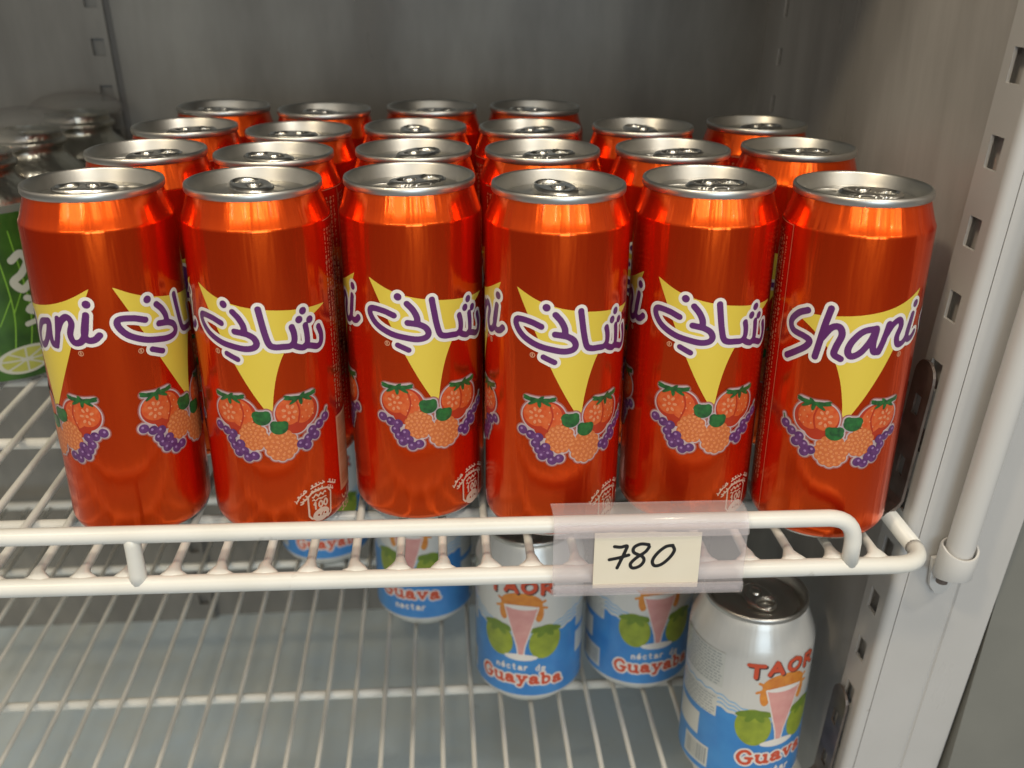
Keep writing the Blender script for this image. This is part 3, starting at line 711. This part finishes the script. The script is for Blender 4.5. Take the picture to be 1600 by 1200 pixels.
# ================================================================== guava nectar cans
RG = 33.0
def letters(G, glyphs, place, r):
    """glyphs: list of stroke lists in unit boxes; place(px,py,k) -> (s,z)"""
    D = G.far()
    for k, g in enumerate(glyphs):
        for s in g: D = np.minimum(D, G.stroke([place(px, py, k) for px, py in s], r, len(s) > 2))
    return D
GL = {
 'G': [[(.85,.8),(.6,1),(.25,.9),(.05,.5),(.25,.1),(.6,0),(.85,.15),(.85,.45)], [(.6,.45),(1,.45)]],
 'u': [[(.1,.62),(.1,.2),(.35,.0),(.65,.12)], [(.68,.62),(.68,.0)], [(0,.63),(.15,.63)], [(.55,.63),(.68,.63)], [(.68,0),(.85,0)]],
 'a': [[(.1,.5),(.35,.64),(.6,.52),(.62,.1)], [(.6,.36),(.25,.33),(.07,.16),(.25,0),(.6,.14)], [(.62,.02),(.8,.02)]],
 'y': [[(.1,.62),(.4,.05)], [(.72,.62),(.4,.05),(.25,-.28),(.08,-.26)], [(0,.63),(.25,.63)], [(.58,.63),(.82,.63)]],
 'b': [[(.15,1),(.15,.02)], [(.15,.5),(.4,.64),(.68,.48),(.68,.16),(.4,0),(.15,.12)], [(.02,1),(.15,1)]],
 'v': [[(.08,.62),(.38,.02)], [(.7,.62),(.38,.02)], [(0,.63),(.22,.63)], [(.56,.63),(.8,.63)]],
 'n': [[(.12,.62),(.12,0)], [(.12,.42),(.4,.64),(.62,.45),(.62,0)]],
 'e': [[(.08,.34),(.62,.36),(.5,.6),(.25,.62),(.06,.34),(.22,.02),(.6,.1)]],
 'E': [[(.08,.34),(.62,.36),(.5,.6),(.25,.62),(.06,.34),(.22,.02),(.6,.1)], [(.3,.8),(.48,.98)]],
 'c': [[(.62,.52),(.35,.64),(.08,.34),(.3,.0),(.62,.1)]],
 't': [[(.3,.9),(.3,.15),(.55,.02)], [(.08,.62),(.55,.62)]],
 'r': [[(.15,.62),(.15,0)], [(.15,.4),(.4,.64),(.58,.56)]],
 'd': [[(.62,1),(.62,0)], [(.62,.5),(.35,.64),(.08,.34),(.3,0),(.62,.14)]],
 ' ': [],
 'T': [[(0,1),(.9,1)], [(.45,1),(.45,0)]], 'A': [[(.02,0),(.42,1)], [(.42,1),(.85,0)], [(.18,.34),(.66,.34)]],
 'O': [[(.42,1),(.05,.75),(.05,.25),(.42,0),(.8,.25),(.8,.75),(.42,1)]],
 'R': [[(.1,0),(.1,1)], [(.1,1),(.55,.98),(.72,.75),(.5,.5),(.1,.48)], [(.4,.48),(.8,0)]]}
def guava_parts():
    P = {}
    prof = [(20,5),(22.5,1),(23.8,0),(25.0,.5),(27,3.0),(30.2,6.5),(32.2,9.2),(33.0,12),(33,30),(33,60),(33,92),(32.6,95),(31.4,99),(29.4,104),(27.8,108.5),(26.9,111.2),(26.2,112.4)]
    V, F = lathe([(r/1000, z/1000) for r, z in prof], 88)
    mi = [0]*len(F)
    for k in range(88*4): mi[k] = 1
    P['body'] = mesh('can_body', V, F, [MT['g_white'], MT['alu']], mi, sharp=60)
    lp = [(26.2,112.2),(27.0,112.4),(27.3,113),(27.3,114.4),(27.0,115.1),(26.4,115.4),(25.8,115.1),(24.4,111.6),(23.7,109.4),(23.3,108.8),(22.7,108.8),(22.3,109.8),(21.6,110.4),(12,110.4),(11.4,110.2),(10.8,110.4),(.05,110.5)]
    V, F = lathe([(r/1000, z/1000) for r, z in lp], 88)
    P['lid'] = mesh('can_lid', V, F, MT['alu_dark'], sharp=50)
    # blue lower field with wavy top, full turn
    n = 300; V2 = []; F = []
    for i in range(n+1):
        s = -PI*RG + 2*PI*RG*i/n; ph = (s/RG) % PI; q = ph/PI
        d = abs(((s/RG + PI/2) % PI) - PI/2)*RG        # distance from a face's middle
        top = 53.5 + 6.0*min(1, (d/34)**1.5) + .5*math.sin(s*.9)
        for z in (11.6, 20, 35, top): V2.append((s, z))
    for i in range(n):
        for j in range(3): a = i*4+j; F.append((a, a+4, a+5, a+1))
    P['blue_field'] = mesh('blue_field', wrap(V2, RG, .05), F, MT['g_blue'])
    V2 = []; F = []
    for off, wd in ((2.0,.55),(3.9,.5),(5.8,.45)):
        o = len(V2)
        for i in range(n+1):
            s = -PI*RG + 2*PI*RG*i/n
            d = abs(((s/RG + PI/2) % PI) - PI/2)*RG
            zc = 53.5 + 6.0*min(1, (d/34)**1.5) + off*(.5+.9*min(1,d/30)) + .5*math.sin(s*.9)
            V2 += [(s, zc-wd), (s, zc+wd)]
        for i in range(n): a = o+2*i; F.append((a, a+2, a+3, a+1))
    P['blue_stripes'] = mesh('blue_stripes', wrap(V2, RG, .05), F, MT['g_blue_light'])
    for lang, th in (('es', 0), ('en', 180)):
        G = Grid(-31, 31, 14, 100, .42)
        spl = mn(G.disc((0,78), 12.6, 7.4), G.disc((-10.5,72), 2.8, 6.5), G.disc((10.5,72), 2.8, 6.5), *[G.stroke([(c*8, 77),(c*8+dx, 77+dy)], .8, False) for c, dx, dy in ((-1,-6,3),(-1,-7,-3),(1,6,3),(1,7,-2),(-.4,-3,6),(.5,4,6))])
        gl_ = G.poly([(-9.8,75.5),(9.8,75.5),(2.2,48),(1.4,42),(-1.4,42),(-2.2,48)])
        rim = G.disc((0,75.5), 9.9, 1.6)
        base = G.disc((0,39.8), 7.2, 1.7)
        fL = G.disc((-14.5,51.0), 9.6, 12.2, .25); fR = G.disc((14.5,51.0), 9.6, 12.2, -.25)
        lf = mn(*[G.disc((c*14.5+dx, 60.2+dy), rx, 1.9, an) for c in (-1,1) for dx, dy, rx, an in ((-5,-.2,5.2,.25),(5,-.2,5.2,-.25),(-2,-2.2,4.2,.9),(2.4,-2.2,4.2,-.9),(0,.6,4,0))])
        P['picture_'+lang] = decal('fruit_and_glass_print', G, [(spl, MT['g_orange']), (mn(fL,fR), MT['g_green']), (lf, MT['g_leaf']), (np.minimum(gl_, base)-.7, MT['ink_white']), (gl_, MT['g_pink']), (rim, MT['ink_white'])], RG, th, .10, .04)
        G = Grid(-34, 34, 12, 38, .36)
        bend = lambda s: -.0035*s*s
        if lang == 'es':
            D = letters(G, [GL[c] for c in 'Guayaba'], lambda px, py, k: ((-25.5+k*7.3+(0 if k == 0 else 1.6)) + px*7.0, 18.6+2.5+bend(-22+k*7.4)+py*(8.2 if k == 0 else 7.6)), .95)
            D2 = letters(G, [GL[c] for c in 'nEctar de'], lambda px, py, k: (-15.5+k*3.5 + px*3.4, 30.8+bend(-14+k*3.4)+py*4.2), .42)
        else:
            D = letters(G, [GL[c] for c in 'Guava'], lambda px, py, k: ((-21+k*8.2+(0 if k == 0 else 1.8)) + px*7.8, 25.0+2.5+bend(-18+k*8.4)+py*(8.6 if k == 0 else 8.0)), .98)
            D2 = letters(G, [GL[c] for c in 'nectar'], lambda px, py, k: (-10.8+k*3.7 + px*3.6, 18.6+bend(-10+k*3.7)+py*4.6), .5)
        P['name_'+lang] = decal('flavour_lettering', G, [(D-1.0, MT['ink_white']), (D, MT['g_red']), (D2, MT['ink_white'])], RG, th, .24, .04)
        G = Grid(-24, 24, 78, 100, .36)
        D = letters(G, [GL[c] for c in 'TAOR'], lambda px, py, k: (-20.5+k*10.6+px*8.6, 84.0+2.4*math.sin(k*.9)+py*7.4), 1.15)
        Ds = letters(G, [GL[c] for c in 'TAOR'], lambda px, py, k: (-20.5+k*10.6+px*8.6+.8, 84.0-.7+2.4*math.sin(k*.9)+py*7.4), 1.25)
        P['brand_'+lang] = decal('brand_lettering', G, [(Ds, MT['g_navy']), (D, MT['g_red'])], RG, th, .30, .04)
    # text panels between the faces
    V2 = []; F = []
    def quad(x0, y0, x1, y1):
        n = max(1, int(abs(x1-x0)/1.5)); o = len(V2)
        for i in range(n+1): x = x0+(x1-x0)*i/n; V2.extend([(x, y0), (x, y1)])
        for i in range(n): F.append((o+2*i, o+2*i+2, o+2*i+3, o+2*i+1))
    P['panels'] = []; rnd = random.Random(5)
    for c in (-1, 1):
        s0 = c*PI*RG/2
        for k, (a0, z0, a1, z1) in enumerate(((-14,72,19,94), (-14,52,17,66), (-14,33,7,48), (-3,15,15,29))):
            V2 = []; F = []; quad(s0+a0, z0, s0+a1, z1)
            pm = mesh('text_panel', wrap(V2, RG, .10), F, MT['g_panel']); V2 = []; F = []
            if k < 2:
                z = z1-1.2
                while z > z0+1:
                    s = s0+a0+1.2
                    while s < s0+a1-2.5:
                        l = rnd.uniform(.8,3); quad(s, z-.75, min(s+l, s0+a1-1), z-.15); s += l+rnd.uniform(.4,.9)
                    z -= 1.9
            elif k == 3:
                s = s0+a0+1.5
                while s < s0+a1-1.5: wd = rnd.choice((.3,.3,.6,.9)); quad(s, z0+1.5, s+wd, z1-1.5); s += wd+rnd.choice((.4,.6,.8))
            P['panels'].append((pm, mesh('small_print', wrap(V2, RG, .15), F, MT['g_grey']) if F else None))
    return P
GP = guava_parts()
def make_guava(loc, rot, label):
    face = math.atan2(-loc[1], -loc[0]) + PI/2
    e = empty('nectar_can', loc, face+R_(rot)); tag(e, label, 'drink can', 'pale blue guava nectar cans on the lower shelf')
    obj('body', GP['body'], e)
    l = obj('lid', GP['lid'], e)
    for n in ('pull_tab', 'rivet', 'mouth_score'):
        q = obj(n, SP[n], l); q.location.z = -.0301
    b = obj('blue_field', GP['blue_field'], e); obj('blue_stripes', GP['blue_stripes'], b)
    for lang in ('es', 'en'):
        obj('fruit_and_glass_print', GP['picture_'+lang], e); obj('flavour_lettering', GP['name_'+lang], e); obj('brand_lettering', GP['brand_'+lang], e)
    for pm, sm in GP['panels']:
        t = obj('text_panel', pm, e)
        if sm: obj('small_print', sm, t)
ZL = -.196
make_guava((.1625,.4218,ZL), 38+180, 'nearest blue and white guava can, at the right under the shelf corner')
make_guava((.1195,.505,ZL), 23, 'blue and white guava can below the price tag, second from the right')
make_guava((.0496,.499,ZL), -8, 'blue and white guava can with pink glass, left of the price tag, label facing forward')
make_guava((-.0164,.579,ZL), -18+180, 'blue and white guava can further back with the word Guava showing under the shelf rail')
make_guava((-.0925,.655,ZL), 4, 'farthest blue guava can, mostly hidden behind the shelf rails')

# ================================================================== clear bottles with lime label at the left
def bottle_parts():
    P = {}
    prof = [(24,2),(27,.3),(29.5,.8),(32,4),(33,9),(33,60),(33,96),(32.4,99.5),(31.0,101.5)]
    V, F = lathe([(r/1000, z/1000) for r, z in prof], 64); P['shell'] = mesh('bottle_shell', V, F, MT['pet'], sharp=60)
    V, F = lathe([(r/1000, z/1000) for r, z in [(31.2,101),(30.6,103),(27,107.5),(23.2,111),(21.2,113.2),(20.6,115.5),(21.0,117.2),(22.8,118.2),(23.3,119.4),(22.8,121),(21.0,122.2),(20.6,124),(20.6,126)]], 64); P['collar'] = mesh('collar', V, F, MT['foil'], sharp=40)
    V, F = lathe([(r/1000, z/1000) for r, z in [(20.4,125),(27,126.2),(29.6,127.6),(30,129.2),(29,131.4),(26,134.2),(21,136.8),(14,138.8),(6,139.8),(.1,140)]], 64); P['cap'] = mesh('dome_cap', V, F, MT['pet'], sharp=60)
    # label sleeve
    V, F = lathe([(.03325,.004),(.0333,.012),(.0333,.06),(.0333,.094),(.0329,.0975)], 64)
    P['label'] = mesh('label_sleeve', V, F, MT['lime_label'], sharp=60)
    G = Grid(-26, 26, 4, 96, .5)
    veins = mn(*[G.stroke([(-20+8*k, 14), (-16+8*k+random.uniform(-3,3), 45), (-22+9*k, 88)], .35) for k in range(6)], *[G.stroke([(-16+8*k, 30+6*k % 20), (-8+8*k, 44+7*k % 18)], .3, False) for k in range(6)])
    lime = mn(G.disc((2,15), 16, 8, .1)); seg = np.maximum(lime+1.4, -mn(*[G.stroke([(2,15),(2+16*math.cos(a), 15+8*math.sin(a))], .5, False) for a in np.linspace(0, 2*PI, 9)[:-1]]))
    lime2 = G.disc((-16,84), 7, 7)
    wd = mn(G.stroke([(4,72),(9,75),(12,70),(8,64),(3,60),(7,55),(12,58)], 2.1), G.stroke([(8,50),(13,47),(8,43),(14,40)], 1.7), G.stroke([(6,35),(12,36)], 1.5, False))
    P['print'] = decal('lime_print', G, [(veins, MT['lime_vein']), (mn(lime, lime2), MT['lime_white']), (np.minimum(seg, lime2+1.3), MT['lime_flesh']), (wd, MT['lime_white'])], 33.3, 0, .10, .05)
    return P
BP = bottle_parts()
for (x, y, rot), lb in zip(((-.254,.558,9), (-.251,.628,-20), (-.243,.700,60)),
        ('clear plastic bottle with green lime label at the left frame edge', 'clear bottle with metallic collar behind the front green-labelled bottle', 'farthest clear bottle with domed top near the back wall')):
    e = empty('lime_bottle', (x, y, 0), math.atan2(-y,-x)+PI/2+R_(rot)); tag(e, lb, 'bottle', 'clear bottles with lime labels at the left')
    obj('shell', BP['shell'], e); obj('collar', BP['collar'], e); obj('cap', BP['cap'], e)
    l = obj('label_sleeve', BP['label'], e); obj('lime_print', BP['print'], l)

# ================================================================== price tag and its clear holder
def sweep(prof, x0, x1, th, m, name, sk=0.):
    """profile (y,z) swept along x with thickness"""
    n = len(prof); P = [Vector((0, a, b)) for a, b in prof]; V = []
    off = []
    for i in range(n):
        t = (P[min(i+1,n-1)]-P[max(i-1,0)]).normalized(); off.append(Vector((0, t.z, -t.y))*th)
    for x in (x0, x1):
        for i in range(n): V.append((x, P[i].y-.022*(x-.08), P[i].z+HZ+sk*(x-x0)))
        for i in range(n): V.append((x, P[i].y+off[i].y-.022*(x-.08), P[i].z+HZ+off[i].z+sk*(x-x0)))
    F = []; k = 2*n
    for i in range(n-1):
        F.append((i, i+1, k+i+1, k+i)); F.append((n+i, k+n+i, k+n+i+1, n+i+1))
        F.append((i, n+i, n+i+1, i+1)); F.append((k+i, k+i+1, k+n+i+1, k+n+i))
    F += [(0, k, k+n, n), (n-1, 2*n-1, k+2*n-1, k+n-1)]
    return mesh(name, V, F, m, sharp=35)
HZ = -.0032
h = empty('tag_holder', (.079, .3215, .0)); tag(h, 'clear plastic price holder clipped over the front rails', 'tag holder')
def hob(n, me):
    o = obj(n, me, h); o.matrix_parent_inverse = Matrix.Translation(h.location).inverted(); return o
yb_ = YF(.08)
hob('back_sheet', sweep([(yb_+.0065,.0262),(yb_+.001,.0272),(yb_-.0040,.0268),(yb_-.0058,.0240),(yb_-.0060,.016),(yb_-.0060,.004),(yb_-.0060,-.0040),(yb_-.0056,-.0066),(yb_-.0038,-.0088),(yb_-.0005,-.0092)], .0416, .1188, .0008, MT['holder'], 'back_sheet'))
hob('front_lip', sweep([(yb_-.0062,.0238),(yb_-.0078,.0228),(yb_-.0082,.0212),(yb_-.0080,.0202)], .0418, .1186, .0008, MT['holder'], 'front_lip'))
hob('bottom_lip', sweep([(yb_-.0080,-.0022),(yb_-.0082,-.0045),(yb_-.0076,-.0068),(yb_-.0058,-.0082)], .0418, .1186, .0008, MT['holder'], 'bottom_lip'))
py = yb_-.0076
e = tag(obj('price_tag', None), 'cream paper price tag handwritten 780 in the clear holder', 'price tag'); bpy.data.objects.remove(e)
V = []; F = []; n = 12
for d in (0, .00025):
    for i in range(n+1):
        x = .0577+.0425*i/n
        for j, z in enumerate((-.0042, .0215)): V.append((x, py+d-.022*(x-.08)+.0004*math.sin(i/n*PI), z+HZ-.0006*(i/n)))
m2 = 2*(n+1)
for i in range(n):
    F.append((2*i, 2*i+2, 2*i+3, 2*i+1)); F.append((m2+2*i, m2+2*i+1, m2+2*i+3, m2+2*i+2))
    F.append((2*i, m2+2*i, m2+2*i+2, 2*i+2)); F.append((2*i+1, 2*i+3, m2+2*i+3, m2+2*i+1))
F += [(0,1,m2+1,m2), (2*n, m2+2*n, m2+2*n+1, 2*n+1)]
pt = tag(obj('price_tag', mesh('price_tag', V, F, MT['paper'], smooth=False)), 'cream paper price tag handwritten 780 in the clear holder', 'price tag')
G = Grid(255, 700, 170, 350, 2.5)
num = [[(338,213),(365,216),(392,211),(386,235),(368,280),(354,314)], [(318,274),(360,266),(402,254)],
       [(487,206),(452,203),(424,218),(424,242),(462,262),(470,284),(452,308),(422,316),(412,296),(436,268),(474,240),(490,216)],
       [(592,210),(562,216),(528,246),(508,282),(518,306),(548,300),(582,268),(600,234),(592,212)]]
D = mn(*[G.stroke(s, 7.5) for s in num])
v, f = G.msq(D)
def onpaper(a, b):
    x = .0577+.0425*(a-250)/465; q = (x-.0577)/.0425; return (x, py-.00012-.022*(x-.08)+.0004*math.sin(q*PI), .0215+HZ-.0257*(b-150)/260-.0006*q)
obj('handwritten_number', mesh('handwritten_number', [onpaper(a, b) for a, b in v], [tuple(reversed(q)) for q in f], MT['marker']), pt)
